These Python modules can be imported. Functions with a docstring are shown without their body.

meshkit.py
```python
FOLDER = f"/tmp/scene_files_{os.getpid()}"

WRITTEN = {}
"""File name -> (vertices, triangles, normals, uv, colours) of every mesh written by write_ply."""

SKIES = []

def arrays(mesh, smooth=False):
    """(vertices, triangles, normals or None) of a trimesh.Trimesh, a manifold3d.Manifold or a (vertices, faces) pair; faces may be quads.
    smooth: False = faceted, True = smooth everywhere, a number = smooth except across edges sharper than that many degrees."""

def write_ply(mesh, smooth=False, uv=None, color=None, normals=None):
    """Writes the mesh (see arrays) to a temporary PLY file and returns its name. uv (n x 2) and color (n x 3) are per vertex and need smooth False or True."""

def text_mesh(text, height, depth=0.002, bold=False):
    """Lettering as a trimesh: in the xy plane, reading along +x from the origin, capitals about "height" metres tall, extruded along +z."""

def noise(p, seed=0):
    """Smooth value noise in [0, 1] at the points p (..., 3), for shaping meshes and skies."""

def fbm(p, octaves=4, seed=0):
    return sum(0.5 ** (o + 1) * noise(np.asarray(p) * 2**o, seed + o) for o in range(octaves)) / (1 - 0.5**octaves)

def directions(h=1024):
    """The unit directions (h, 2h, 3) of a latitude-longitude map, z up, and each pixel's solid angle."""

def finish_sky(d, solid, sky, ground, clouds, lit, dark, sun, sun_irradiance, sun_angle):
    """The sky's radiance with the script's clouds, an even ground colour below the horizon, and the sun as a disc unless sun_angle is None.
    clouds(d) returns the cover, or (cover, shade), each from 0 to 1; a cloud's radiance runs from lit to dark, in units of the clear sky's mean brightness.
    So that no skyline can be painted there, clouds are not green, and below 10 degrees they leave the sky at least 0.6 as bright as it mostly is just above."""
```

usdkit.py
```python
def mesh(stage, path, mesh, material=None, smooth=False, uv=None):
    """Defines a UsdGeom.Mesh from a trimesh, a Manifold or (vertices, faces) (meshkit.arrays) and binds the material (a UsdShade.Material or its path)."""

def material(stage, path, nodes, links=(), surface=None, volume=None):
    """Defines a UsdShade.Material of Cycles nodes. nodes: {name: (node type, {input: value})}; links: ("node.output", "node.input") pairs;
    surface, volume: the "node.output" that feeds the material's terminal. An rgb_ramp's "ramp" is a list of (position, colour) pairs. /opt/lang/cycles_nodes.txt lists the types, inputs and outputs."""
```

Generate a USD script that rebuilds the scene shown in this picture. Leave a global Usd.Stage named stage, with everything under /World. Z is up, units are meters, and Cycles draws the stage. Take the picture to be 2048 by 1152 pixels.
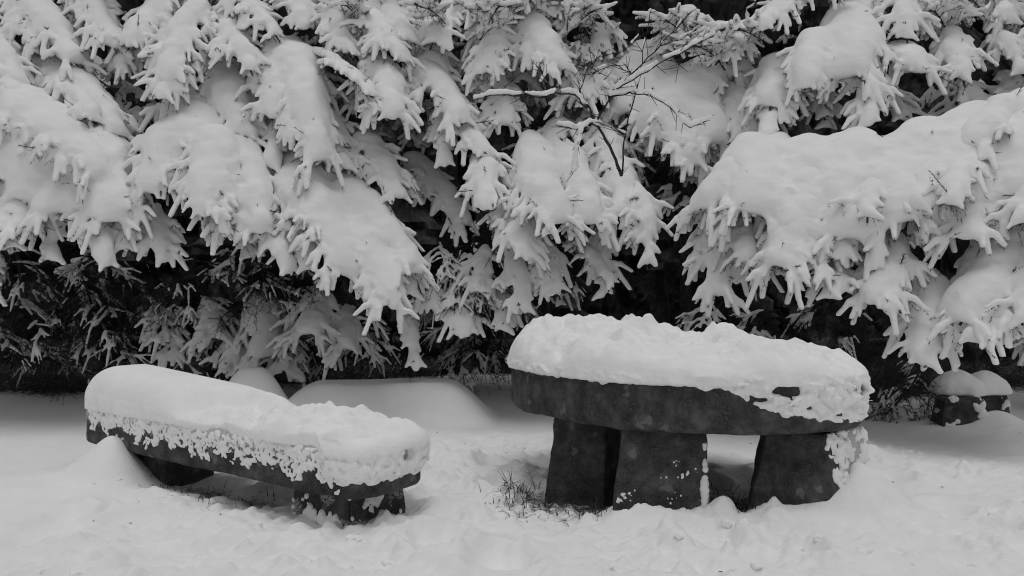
import math
import numpy as np, trimesh, usdkit, meshkit
from scipy.spatial import ConvexHull
from scipy.ndimage import gaussian_filter, label as cc_label
from pxr import Usd, UsdGeom, UsdLux, UsdShade, Gf, Sdf, Vt

stage = Usd.Stage.CreateInMemory()
UsdGeom.SetStageUpAxis(stage, UsdGeom.Tokens.z)
UsdGeom.SetStageMetersPerUnit(stage, 1.0)
UsdGeom.Xform.Define(stage, '/World')
UsdGeom.Scope.Define(stage, '/World/Looks')

# ------------------------------------------------------------------ camera, sky, sun, exposure
FPX, CAM_Z = 1700.0, 1.15                      # focal length in pixels of a 2048 px wide picture, eye height
cam = UsdGeom.Camera.Define(stage, '/World/camera')
cam.CreateHorizontalApertureAttr(36.0); cam.CreateVerticalApertureAttr(36.0 * 576 / 1024)
cam.CreateFocalLengthAttr(36.0 * FPX / 2048)
cam.CreateClippingRangeAttr(Gf.Vec2f(0.05, 500))
cam.AddTranslateOp().Set(Gf.Vec3d(0, 0, CAM_Z)); cam.AddRotateXOp().Set(90.0)
cam.CreateExposureAttr(-0.30)
SUN_EL, SUN_AZ = math.radians(81), math.radians(150)         # azimuth from +y towards +x: behind the camera, to the right
sun_dir = np.array([math.sin(SUN_AZ) * math.cos(SUN_EL), math.cos(SUN_AZ) * math.cos(SUN_EL), math.sin(SUN_EL)])
dome = UsdLux.DomeLight.Define(stage, '/World/sky')
sky_m = usdkit.material(stage, '/World/Looks/overcast_sky', {
    's': ('sky_texture', {'sky_type': 'single_scattering', 'sun_disc': False, 'sun_elevation': SUN_EL, 'sun_rotation': SUN_AZ}),
    'bw': ('rgb_to_bw', {}),
    'tc': ('texture_coordinate', {}),
    'n': ('noise_texture', {'scale': 2.2, 'detail': 4.0}),
    'r': ('rgb_ramp', {'ramp': [(0.3, (4.6, 4.6, 4.6)), (0.7, (7.0, 7.0, 7.0))]}),
    'mx': ('mix', {'fac': 0.85}), 'sx': ('separate_xyz', {}), 'zr': ('map_range', {'from_min': 0.0, 'from_max': 1.0, 'to_min': 0.32, 'to_max': 1.45, 'clamp': True}),
    'mz': ('mix', {'mix_type': 'multiply', 'fac': 1.0}),
    'b': ('background_shader', {'strength': 0.085})},
    [('s.color', 'bw.color'), ('tc.generated', 'n.vector'), ('n.fac', 'r.fac'), ('bw.val', 'mx.color1'), ('tc.generated', 'sx.vector'), ('sx.z', 'zr.value'), ('r.color', 'mz.color1'), ('zr.result', 'mz.color2'), ('mz.color', 'mx.color2'), ('mx.color', 'b.color')], surface='b.background')
UsdShade.MaterialBindingAPI.Apply(dome.GetPrim()).Bind(sky_m)
dome.GetPrim().SetCustomDataByKey('kind', 'structure')
sun = UsdLux.DistantLight.Define(stage, '/World/sun')
sun.CreateIntensityAttr(0.26); sun.CreateAngleAttr(40.0); sun.CreateNormalizeAttr(True); sun.CreateColorAttr(Gf.Vec3f(1, 1, 1))
sun.AddRotateZOp().Set(-math.degrees(SUN_AZ)); sun.AddRotateXOp().Set(-(90 - math.degrees(SUN_EL)))

# ------------------------------------------------------------------ materials
def mat(name, nodes, links, surface): return usdkit.material(stage, '/World/Looks/' + name, nodes, links, surface=surface)
def snow_mat(name, scale, dist, col=0.87):
    return mat(name, {
        'g': ('geometry', {}), 'n': ('noise_texture', {'scale': scale, 'detail': 5.0, 'roughness': 0.65}),
        'n2': ('noise_texture', {'scale': 6.0, 'detail': 3.0}),
        'c': ('rgb_ramp', {'ramp': [(0.3, (col - .04,) * 3), (0.7, (col + .02,) * 3)]}),
        'b': ('bump', {'strength': 0.5, 'distance': dist}),
        'p': ('principled_bsdf', {'roughness': 0.75, 'specular_ior_level': 0.15})},
        [('g.position', 'n.vector'), ('g.position', 'n2.vector'), ('n2.fac', 'c.fac'), ('c.color', 'p.base_color'), ('n.fac', 'b.height'), ('b.normal', 'p.normal')], 'p.BSDF')
SNOW = snow_mat('fresh_snow', 48.0, 0.012)
SNOW_T = snow_mat('tree_snow', 45.0, 0.008, 0.84)
NEEDLE = mat('spruce_needles', {
    'g': ('geometry', {}), 'n': ('noise_texture', {'scale': 3.0}),
    'c': ('rgb_ramp', {'ramp': [(0.3, (.016, .016, .016)), (0.7, (.04, .04, .04))]}),
    'p': ('principled_bsdf', {'roughness': 0.6, 'specular_ior_level': 0.3})},
    [('g.position', 'n.vector'), ('n.fac', 'c.fac'), ('c.color', 'p.base_color')], 'p.BSDF')
FROST = mat('frosted_needles', {
    'g': ('geometry', {}), 'n': ('noise_texture', {'scale': 5.0, 'detail': 4.0}),
    'c': ('rgb_ramp', {'ramp': [(0.4, (.03, .03, .03)), (0.6, (.07, .07, .07)), (0.75, (.2, .2, .2))]}),
    'p': ('principled_bsdf', {'roughness': 0.7, 'specular_ior_level': 0.3})},
    [('g.position', 'n.vector'), ('n.fac', 'c.fac'), ('c.color', 'p.base_color')], 'p.BSDF')
BARK = mat('dark_bark', {
    'g': ('geometry', {}), 'n': ('noise_texture', {'scale': 30.0, 'detail': 4.0}),
    'c': ('rgb_ramp', {'ramp': [(0.3, (.018, .018, .018)), (0.7, (.05, .05, .05))]}),
    'b': ('bump', {'strength': 0.6, 'distance': 0.01}),
    'p': ('principled_bsdf', {'roughness': 0.85, 'specular_ior_level': 0.2})},
    [('g.position', 'n.vector'), ('n.fac', 'c.fac'), ('c.color', 'p.base_color'), ('n.fac', 'b.height'), ('b.normal', 'p.normal')], 'p.BSDF')
STONE = mat('weathered_stone', {
    'g': ('geometry', {}), 'n': ('noise_texture', {'scale': 9.0, 'detail': 6.0, 'roughness': 0.65}),
    'f': ('noise_texture', {'scale': 130.0, 'detail': 3.0}),
    'c': ('rgb_ramp', {'ramp': [(0.35, (.04, .04, .04)), (0.5, (.08, .08, .08)), (0.66, (.16, .16, .16))]}),
    'wn': ('noise_texture', {'scale': 14.0, 'detail': 2.0}), 'wv': ('mix', {'mix_type': 'linear_light', 'fac': 0.06}),
    'v': ('voronoi_texture', {'scale': 7.5, 'randomness': 1.0}),
    'vr': ('rgb_ramp', {'ramp': [(0.17, (1, 1, 1)), (0.24, (0, 0, 0))]}),
    'k': ('noise_texture', {'scale': 2.6, 'detail': 1.0}), 'kr': ('rgb_ramp', {'ramp': [(0.44, (0, 0, 0)), (0.5, (1, 1, 1))]}),
    'm': ('math', {'math_type': 'multiply'}), 'm2': ('math', {'math_type': 'multiply'}),
    'fa': ('attribute', {'attribute': 'frost'}), 'fn': ('noise_texture', {'scale': 95.0, 'detail': 4.0, 'roughness': 0.75}), 'fs': ('math', {'math_type': 'add'}),
    'fq': ('rgb_ramp', {'ramp': [(0.0, (0, 0, 0)), (0.56, (0, 0, 0)), (0.66, (1, 1, 1)), (1.0, (1, 1, 1))]}), 'fh': ('math', {'math_type': 'multiply', 'value2': 0.5}), 'c4': ('mix', {'color2': (.78, .78, .78)}),
    'fr': ('rgb_ramp', {'ramp': [(0.57, (0, 0, 0)), (0.68, (1, 1, 1))]}), 'ms': ('math', {'math_type': 'multiply', 'value2': 0.6}),
    'c2': ('mix', {'color2': (.3, .3, .3)}), 'c3': ('mix', {'color2': (.19, .19, .19)}),
    'h': ('math', {'math_type': 'add'}),
    'b': ('bump', {'strength': 1.0, 'distance': 0.03}),
    'p': ('principled_bsdf', {'roughness': 0.8, 'specular_ior_level': 0.25})},
    [('g.position', 'n.vector'), ('g.position', 'f.vector'), ('g.position', 'wn.vector'), ('g.position', 'wv.color1'), ('wn.color', 'wv.color2'), ('wv.color', 'v.vector'),
     ('g.position', 'k.vector'), ('n.fac', 'c.fac'), ('v.distance', 'vr.fac'), ('k.fac', 'kr.fac'), ('vr.color', 'm.value1'), ('kr.color', 'm.value2'),
     ('m.value', 'm2.value1'), ('n.fac', 'm2.value2'), ('f.fac', 'fr.fac'), ('fr.color', 'ms.value1'),
     ('c.color', 'c2.color1'), ('m2.value', 'c2.fac'), ('c2.color', 'c3.color1'), ('ms.value', 'c3.fac'), ('g.position', 'fn.vector'), ('fa.fac', 'fs.value1'), ('fn.fac', 'fs.value2'), ('fs.value', 'fh.value1'), ('fh.value', 'fq.fac'), ('c3.color', 'c4.color1'), ('fq.color', 'c4.fac'), ('c4.color', 'p.base_color'),
     ('n.fac', 'h.value1'), ('f.fac', 'h.value2'), ('h.value', 'b.height'), ('b.normal', 'p.normal')], 'p.BSDF')
GRASS = mat('dry_grass', {
    'o': ('geometry', {}), 'c': ('rgb_ramp', {'ramp': [(0.0, (.035, .035, .035)), (1.0, (.16, .16, .16))]}),
    'p': ('principled_bsdf', {'roughness': 0.7})}, [('o.random_per_island', 'c.fac'), ('c.color', 'p.base_color')], 'p.BSDF')
GROUND = mat('snow_ground', {
    'g': ('geometry', {}), 'a': ('attribute', {'attribute': 'bare'}),
    'n': ('noise_texture', {'scale': 55.0, 'detail': 6.0, 'roughness': 0.7}), 'n2': ('noise_texture', {'scale': 5.0, 'detail': 3.0}),
    'n3': ('noise_texture', {'scale': 22.0, 'detail': 5.0, 'roughness': 0.7}),
    'c': ('rgb_ramp', {'ramp': [(0.3, (.84, .84, .84)), (0.7, (.89, .89, .89))]}),
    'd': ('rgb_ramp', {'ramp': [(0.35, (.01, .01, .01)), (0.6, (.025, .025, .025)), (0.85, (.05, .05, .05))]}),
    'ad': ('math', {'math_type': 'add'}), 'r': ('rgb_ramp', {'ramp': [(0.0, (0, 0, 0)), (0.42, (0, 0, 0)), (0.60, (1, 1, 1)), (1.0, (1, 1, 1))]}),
    'sc': ('math', {'math_type': 'multiply', 'value2': 0.5}),
    'mx': ('mix', {}), 'b': ('bump', {'strength': 0.6, 'distance': 0.014}),
    'p': ('principled_bsdf', {'roughness': 0.75, 'specular_ior_level': 0.15})},
    [('g.position', 'n.vector'), ('g.position', 'n2.vector'), ('g.position', 'n3.vector'), ('n2.fac', 'c.fac'), ('n3.fac', 'd.fac'),
     ('a.fac', 'ad.value1'), ('n3.fac', 'ad.value2'), ('ad.value', 'sc.value1'), ('sc.value', 'r.fac'), ('r.color', 'mx.fac'), ('c.color', 'mx.color1'), ('d.color', 'mx.color2'),
     ('mx.color', 'p.base_color'), ('n.fac', 'b.height'), ('b.normal', 'p.normal')], 'p.BSDF')

# ------------------------------------------------------------------ stage helpers
taken = {}
def path_for(name, parent):
    base = (str(parent.GetPath()) if parent is not None else '/World') + '/' + name
    n = taken.get(base, 0); taken[base] = n + 1
    return base if n == 0 else f'{base}_{n:03d}'
def tag(p, label=None, cat=None, group=None, kind=None):
    for k, v in (('label', label), ('category', cat), ('group', group), ('kind', kind)):
        if v: p.SetCustomDataByKey(k, v)
    return p
def obj(name, mesh, material, parent=None, smooth=True):
    return usdkit.mesh(stage, path_for(name, parent), mesh, material, smooth=smooth).GetPrim()
def thing(name, label, cat, loc=(0, 0, 0), group=None):
    x = UsdGeom.Xform.Define(stage, path_for(name, None)); x.AddTranslateOp().Set(Gf.Vec3d(*map(float, loc)))
    return tag(x.GetPrim(), label, cat, group)
def at(px, py, Y): return np.array([(px - 1024) / FPX * Y, Y, CAM_Z - (py - 576) / FPX * Y])
UP = np.array([0, 0, 1.0])
def nrm(v): return v / max(np.linalg.norm(v), 1e-9)

# ------------------------------------------------------------------ implicit surfaces
def surface_nets(F, origin, h):
    """Mesh of F < 0 on a regular grid."""
    s = F < 0
    nx, ny, nz = F.shape
    cnt = np.zeros((nx - 1, ny - 1, nz - 1), np.int8)
    for i, j, k in np.ndindex(2, 2, 2): cnt += s[i:nx - 1 + i, j:ny - 1 + j, k:nz - 1 + k]
    act = (cnt > 0) & (cnt < 8)
    c = np.argwhere(act)
    if len(c) == 0: return None
    idx = np.full(act.shape, -1, np.int64); idx[act] = np.arange(len(c))
    corner = {}
    for o in np.ndindex(2, 2, 2): corner[o] = F[c[:, 0] + o[0], c[:, 1] + o[1], c[:, 2] + o[2]]
    acc, num = np.zeros((len(c), 3)), np.zeros(len(c))
    for o in np.ndindex(2, 2, 2):
        for ax in range(3):
            if o[ax]: continue
            q = list(o); q[ax] = 1
            a, b = corner[o], corner[tuple(q)]
            m = (a < 0) != (b < 0)
            t = np.where(m, a / np.where(m, a - b, 1), 0)
            p = np.tile(np.array(o, float), (len(c), 1)); p[:, ax] = t
            acc[m] += p[m]; num += m
    v = (c + acc / num[:, None]) * h + origin
    faces = []
    for ax in range(3):
        sl0, sl1 = [slice(None)] * 3, [slice(None)] * 3
        sl0[ax], sl1[ax] = slice(0, -1), slice(1, None)
        a, b = s[tuple(sl0)], s[tuple(sl1)]
        e = np.argwhere(a != b)
        u, w = (ax + 1) % 3, (ax + 2) % 3
        e = e[(e[:, u] > 0) & (e[:, w] > 0) & (e[:, u] < act.shape[u]) & (e[:, w] < act.shape[w])]
        if not len(e): continue
        flip = a[tuple(e.T)]
        def cell(du, dw):
            q = e.copy(); q[:, u] -= du; q[:, w] -= dw
            return idx[tuple(q.T)]
        q0, q1, q2, q3 = cell(1, 1), cell(0, 1), cell(0, 0), cell(1, 0)
        quad = np.stack([q0, q1, q2, q3], 1); quad[~flip] = quad[~flip][:, ::-1]
        faces += [quad[:, [0, 1, 2]], quad[:, [0, 2, 3]]]
    return v, np.vstack(faces)

def blob_mesh(A, B, RA, RB, h, soft, flat=1.6, bump=0.0, seed=0, palm=None, psoft=.022):
    """Softly merged tapering capsules; flat squeezes what hangs below each axis. Those marked palm merge more softly."""
    palm = np.zeros(len(A), bool) if palm is None else palm
    ms = max(soft, psoft if palm.any() else 0)
    pad = max(RA.max(), RB.max()) + 3.2 * ms + 2 * h
    lo = np.minimum(A, B).min(0) - pad; hi = np.maximum(A, B).max(0) + pad
    n = np.ceil((hi - lo) / h).astype(int) + 1
    ax = [lo[i] + np.arange(n[i]) * h for i in range(3)]
    def field(sel, so):
        acc = np.zeros(n, np.float32); k = 1.0 / so
        for a, b, ra, rb in zip(A[sel], B[sel], RA[sel], RB[sel]):
            m = max(ra, rb) + 3.0 * so
            i0 = np.maximum(((np.minimum(a, b) - m - lo) / h).astype(int), 0); i1 = np.minimum(((np.maximum(a, b) + m - lo) / h).astype(int) + 2, n)
            X = (ax[0][i0[0]:i1[0]] - a[0]).astype(np.float32)[:, None, None]; Y = (ax[1][i0[1]:i1[1]] - a[1]).astype(np.float32)[None, :, None]; Z = (ax[2][i0[2]:i1[2]] - a[2]).astype(np.float32)[None, None, :]
            d = b - a; L2 = max(float(d @ d), 1e-9)
            t = np.clip((X * d[0] + Y * d[1] + Z * d[2]) / L2, 0, 1)
            dz = Z - t * d[2]; dz = np.where(dz < 0, dz * flat, dz)
            dist = np.sqrt((X - t * d[0]) ** 2 + (Y - t * d[1]) ** 2 + dz ** 2) - (ra + (rb - ra) * t)
            acc[i0[0]:i1[0], i0[1]:i1[1], i0[2]:i1[2]] += np.exp(-k * np.minimum(dist, 3.2 * so))
        return -so * np.log(np.maximum(acc, 1e-6))
    F = field(~palm, soft)
    if palm.any():
        G = gaussian_filter(field(palm, psoft), .021 / h); kk = .03
        near = np.abs(G) < .09; q_ = lo + np.argwhere(near) * h
        G[near] -= (.045 * (meshkit.noise(q_ * 4.0, seed + 7) - .5) + .012 * (meshkit.noise(q_ * 11, seed + 8) - .5)).astype(np.float32)
        q = np.clip(.5 + .5 * (G - F) / kk, 0, 1)
        F = G + (F - G) * q - kk * q * (1 - q)
    if bump:
        band = np.abs(F) < 3 * h
        ii = np.argwhere(band); p = lo + ii * h
        F[band] -= bump * (meshkit.noise(p * 14, seed) + .5 * meshkit.noise(p * 31, seed + 1) - .75).astype(np.float32)
    return surface_nets(F, lo, h)

def poly_dist(P, x, y):
    """Signed distance to a polygon, negative inside."""
    P = np.asarray(P, float); d = np.full(x.shape, 1e9); inside = np.zeros(x.shape, bool)
    for i in range(len(P)):
        a, b = P[i], P[(i + 1) % len(P)]
        e = b - a; wx, wy = x - a[0], y - a[1]
        t = np.clip((wx * e[0] + wy * e[1]) / (e @ e), 0, 1)
        d = np.minimum(d, (wx - t * e[0]) ** 2 + (wy - t * e[1]) ** 2)
        c = ((a[1] > y) != (b[1] > y)) & (x < (b[0] - a[0]) * (y - a[1]) / (b[1] - a[1] + 1e-12) + a[0])
        inside ^= c
    return np.where(inside, -1, 1) * np.sqrt(d)
def chaikin(P, n=2):
    P = np.asarray(P, float)
    for _ in range(n):
        Q = np.roll(P, -1, 0); P = np.stack([.75 * P + .25 * Q, .25 * P + .75 * Q], 1).reshape(-1, 2)
    return P

def tubes(A, B, RA, RB, sides=4):
    if not len(A): return np.zeros((0, 3)), np.zeros((0, 3), int)
    v, f = [], []
    for a, b, ra, rb in zip(A, B, RA, RB):
        d = nrm(b - a); s = nrm(np.cross(d, UP if abs(d[2]) < .9 else np.array([1., 0, 0]))); t = np.cross(d, s)
        o = len(v) * 2 * sides
        ang = np.arange(sides) * 2 * math.pi / sides
        ring = np.cos(ang)[:, None] * s + np.sin(ang)[:, None] * t
        v.append(np.vstack([a + ring * ra, b + ring * rb]))
        for i in range(sides):
            j = (i + 1) % sides
            f += [(o + i, o + j, o + sides + j), (o + i, o + sides + j, o + sides + i)]
    return np.vstack(v), np.array(f)
def needles(A, B, per_m, length, width, rng):
    """Flat pointed needles all round the twigs A-B."""
    L = np.linalg.norm(B - A, axis=1); n = rng.poisson(L * per_m)
    i = np.repeat(np.arange(len(L)), n)
    if not len(i): return np.zeros((0, 3)), np.zeros((0, 3), int)
    d = (B - A)[i] / L[i][:, None]
    p = A[i] + (B - A)[i] * rng.random(len(i))[:, None]
    r = rng.normal(size=(len(i), 3)); r -= (r * d).sum(1)[:, None] * d; r /= np.linalg.norm(r, axis=1)[:, None] + 1e-9
    dr = d * .75 + r * .8; dr /= np.linalg.norm(dr, axis=1)[:, None]
    s = np.cross(dr, r + .3 * d); s /= np.linalg.norm(s, axis=1)[:, None] + 1e-9
    le = (length * rng.uniform(.7, 1.25, len(i)))[:, None]
    v = np.stack([p - s * width / 2, p + s * width / 2, p + dr * le], 1).reshape(-1, 3)
    return v, np.arange(len(v)).reshape(-1, 3)
def join(*ms):
    v, f, o = [], [], 0
    for m in ms:
        if m is None or not len(m[0]): continue
        v.append(np.asarray(m[0])); f.append(np.asarray(m[1]) + o); o += len(m[0])
    return np.vstack(v), np.vstack(f)

# ------------------------------------------------------------------ ground
BN, BF = np.array([-.78, 3.96]), np.array([-2.81, 5.5])           # front corners of the near bench
BU = (BF - BN) / np.linalg.norm(BF - BN); BV = np.array([-BU[1], BU[0]]) * -1
if BV[1] < 0: BV = -BV
def gauss(x, y, cx, cy, rx, ry=None, rot=0.0):
    ry = ry or rx
    c, s = math.cos(rot), math.sin(rot); u = (x - cx) * c + (y - cy) * s; v = -(x - cx) * s + (y - cy) * c
    return np.exp(-(u / rx) ** 2 - (v / ry) ** 2)
def cone(x, y, cx, cy, r): return np.maximum(0, 1 - (np.sqrt((x - cx) ** 2 + (y - cy) ** 2 + .0064) - .02) / r) ** 1.9
foot_rng = np.random.default_rng(5)
FEET = [(1.30, 3.72, .07, .05), (-.05, 3.62, .13, .08), (-.35, 3.9, .12, .07)]
for k in range(46):
    fx, fy = foot_rng.uniform(-2.2, 3.4), foot_rng.uniform(3.3, 5.6)
    FEET.append((fx, fy, foot_rng.uniform(.07, .14), foot_rng.uniform(.02, .05)))
def ground_z(x, y):
    x, y = np.asarray(x, float), np.asarray(y, float)
    p = np.stack([x, y, np.zeros_like(x)], -1)
    z = .20 * np.clip((y - 7.4) / 1.6, 0, 1) ** 1.5 + .012 * np.clip(y - 9, 0, 60)
    z = z + .05 * (meshkit.fbm(p * .8, 2, 3) - .5)
    smooth_left = 1 / (1 + np.exp(-(x + 1.9 - .25 * (y - 4.5)) * 5))                     # 0 on the untouched left side
    tr = np.clip(smooth_left, .12, 1) * np.clip((7.0 - y) / 1.2, .12, 1)
    patch = np.clip((meshkit.fbm(p * 1.3 + 7, 2, 11) - .40) * 6, 0, 1)
    tr = tr * (.3 + .7 * patch)
    z = z + tr * (.11 * (meshkit.fbm(p * 3.6, 3, 5) - .5) + .055 * np.abs(meshkit.fbm(p * 8 + 3, 3, 8) - .5) + .10 * np.clip(meshkit.fbm(p * 13 + 9, 2, 14) - .52, 0, 1) + .03 * (meshkit.fbm(p * 26, 2, 9) - .5))
    for fx, fy, fr, fd in FEET:
        d2 = ((x - fx) / fr) ** 2 + ((y - fy) / (fr * 1.3)) ** 2
        z = z - fd * np.exp(-d2 ** 2) + .4 * fd * np.exp(-(np.sqrt(d2) - 1.5) ** 2 * 5)
    # drifts against the stones
    z = z + .34 * cone(x, y, -2.42, 5.16, .36) + .05 * gauss(x, y, -2.75, 4.95, .5, .35)
    z = z + .30 * cone(x, y, 1.78, 4.34, .36) + .06 * gauss(x, y, 1.5, 4.2, .45, .12)
    z = z + .055 * gauss(x, y, .74, 4.16, .22, .12) + .09 * gauss(x, y, 1.05, 4.24, .07, .09)
    z = z + .12 * gauss(x, y, 3.98, 6.98, .17, .2) + .08 * gauss(x, y, 4.6, 6.6, .7, .4)
    # scoured hollows below table and bench
    z = z - .075 * gauss(x, y, .45, 4.75, .55, .42) - .05 * gauss(x, y, 1.25, 4.7, .35, .3)
    c = BN + BU * 1.2 + BV * .25
    z = z - .09 * gauss(x, y, c[0], c[1], .95, .26, math.atan2(BU[1], BU[0]))
    return z
def bare(x, y):
    b = .62 * gauss(x, y, .35, 4.62, .50, .30) + .60 * gauss(x, y, 1.2, 4.65, .28, .25)
    c = BN + BU * 1.25 + BV * .22
    b = b + .55 * gauss(x, y, c[0], c[1], .75, .16, math.atan2(BU[1], BU[0]))
    p = np.stack([x, y, 0 * x], -1)
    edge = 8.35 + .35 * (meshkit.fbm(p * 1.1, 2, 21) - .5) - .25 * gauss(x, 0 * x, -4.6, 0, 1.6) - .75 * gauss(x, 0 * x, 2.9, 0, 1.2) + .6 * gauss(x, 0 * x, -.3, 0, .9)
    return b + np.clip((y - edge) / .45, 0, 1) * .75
gx = np.unique(np.concatenate([np.linspace(-60, -7, 30), np.linspace(-7, -3.4, 100), np.arange(-3.4, 3.4, .0145), np.linspace(3.4, 7, 100), np.linspace(7, 60, 30)]))
gy = np.unique(np.concatenate([np.linspace(-40, 2.6, 30), np.arange(2.6, 5.6, .016), np.linspace(5.6, 9.5, 150), np.linspace(9.5, 15, 40), np.linspace(15, 80, 25)]))
X, Y = np.meshgrid(gx, gy, indexing='ij')
gv = np.stack([X, Y, ground_z(X, Y)], -1).reshape(-1, 3)
ii = np.arange(len(gx) * len(gy)).reshape(len(gx), len(gy))
gf = np.stack([ii[:-1, :-1], ii[1:, :-1], ii[1:, 1:], ii[:-1, 1:]], -1).reshape(-1, 4)
g = obj('ground', (gv, gf), GROUND)
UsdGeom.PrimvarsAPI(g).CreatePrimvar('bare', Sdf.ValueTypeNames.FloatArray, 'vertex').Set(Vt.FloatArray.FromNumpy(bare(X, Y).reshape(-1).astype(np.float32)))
tag(g, kind='structure')

# ------------------------------------------------------------------ stones
def slab_fields(poly, z0, z1, rnd, h, pad_xy, pad_up, rough, seed):
    poly = np.asarray(poly)
    lo = np.array([*(poly.min(0) - pad_xy), z0 - .06]); hi = np.array([*(poly.max(0) + pad_xy), z1 + pad_up])
    n = np.ceil((hi - lo) / h).astype(int) + 1
    x, y, z = (lo[i] + np.arange(n[i]) * h for i in range(3))
    X, Y = np.meshgrid(x, y, indexing='ij')
    d2 = poly_dist(poly, X, Y)
    zc, hz = (z0 + z1) / 2, (z1 - z0) / 2
    qx = (d2 + rnd)[:, :, None]; qz = (np.abs(z - zc) - hz + rnd)[None, None, :]
    S = np.minimum(np.maximum(qx, qz), 0) + np.sqrt(np.maximum(qx, 0) ** 2 + np.maximum(qz, 0) ** 2) - rnd
    band = np.abs(S) < .08
    p = lo + np.argwhere(band) * h
    S[band] += rough * (meshkit.fbm(p * 5, 4, seed) - .5) * 2
    return S.astype(np.float32), lo, X, Y, z, d2

def clean_split(F, lo, h, min_cells=6):
    """Main body and the loose clumps of F < 0."""
    lab, n = cc_label(F < 0)
    size = np.bincount(lab.ravel()); size[0] = 0
    main = size.argmax()
    Fm, Fc = F.copy(), F.copy()
    Fm[(lab != main) & (lab > 0)] = .01
    Fc[lab == main] = .01
    small = np.isin(lab, np.nonzero(size < min_cells)[0]) & (lab > 0)
    Fc[small] = .01
    return surface_nets(Fm, lo, h), surface_nets(Fc, lo, h)

def leg_mesh(bottom, top, z0, z1, rough, seed):
    pts = np.array([[*p, z0] for p in bottom] + [[*p, z1] for p in top])
    hull = trimesh.convex.convex_hull(pts)
    v, f = trimesh.remesh.subdivide_to_size(hull.vertices, hull.faces, .03)
    m = trimesh.Trimesh(v, f); trimesh.smoothing.filter_laplacian(m, lamb=.5, iterations=3)
    nn = m.vertex_normals
    m.vertices = m.vertices + nn * ((meshkit.fbm(m.vertices * 7, 4, seed) - .5) * 2 * rough)[:, None]
    return m
def frosted(prim, f):
    p = np.array(UsdGeom.Mesh(prim).GetPointsAttr().Get(), float)
    UsdGeom.PrimvarsAPI(prim).CreatePrimvar('frost', Sdf.ValueTypeNames.FloatArray, 'vertex').Set(Vt.FloatArray.FromNumpy(np.clip(f(p), 0, 1.2).astype(np.float32)))
    return prim
def surface_blobs(mesh, n, pick, rng, r, h=.009, soft=.008):
    """Clumps of snow stuck to the parts of a stone that pick() lets through."""
    pts, fi = trimesh.sample.sample_surface(mesh, n * 12, seed=int(rng.integers(1e6)))
    nn = mesh.face_normals[fi]
    keep = pick(pts, nn); pts, nn = pts[keep][:n], nn[keep][:n]
    if not len(pts): return None
    R = rng.uniform(*r, len(pts))
    A = pts - nn * R[:, None] * .35
    return blob_mesh(A, A + rng.normal(size=A.shape) * R[:, None] * .6, R, R * .8, h, soft, 1.0)

rng = np.random.default_rng(17)
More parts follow.
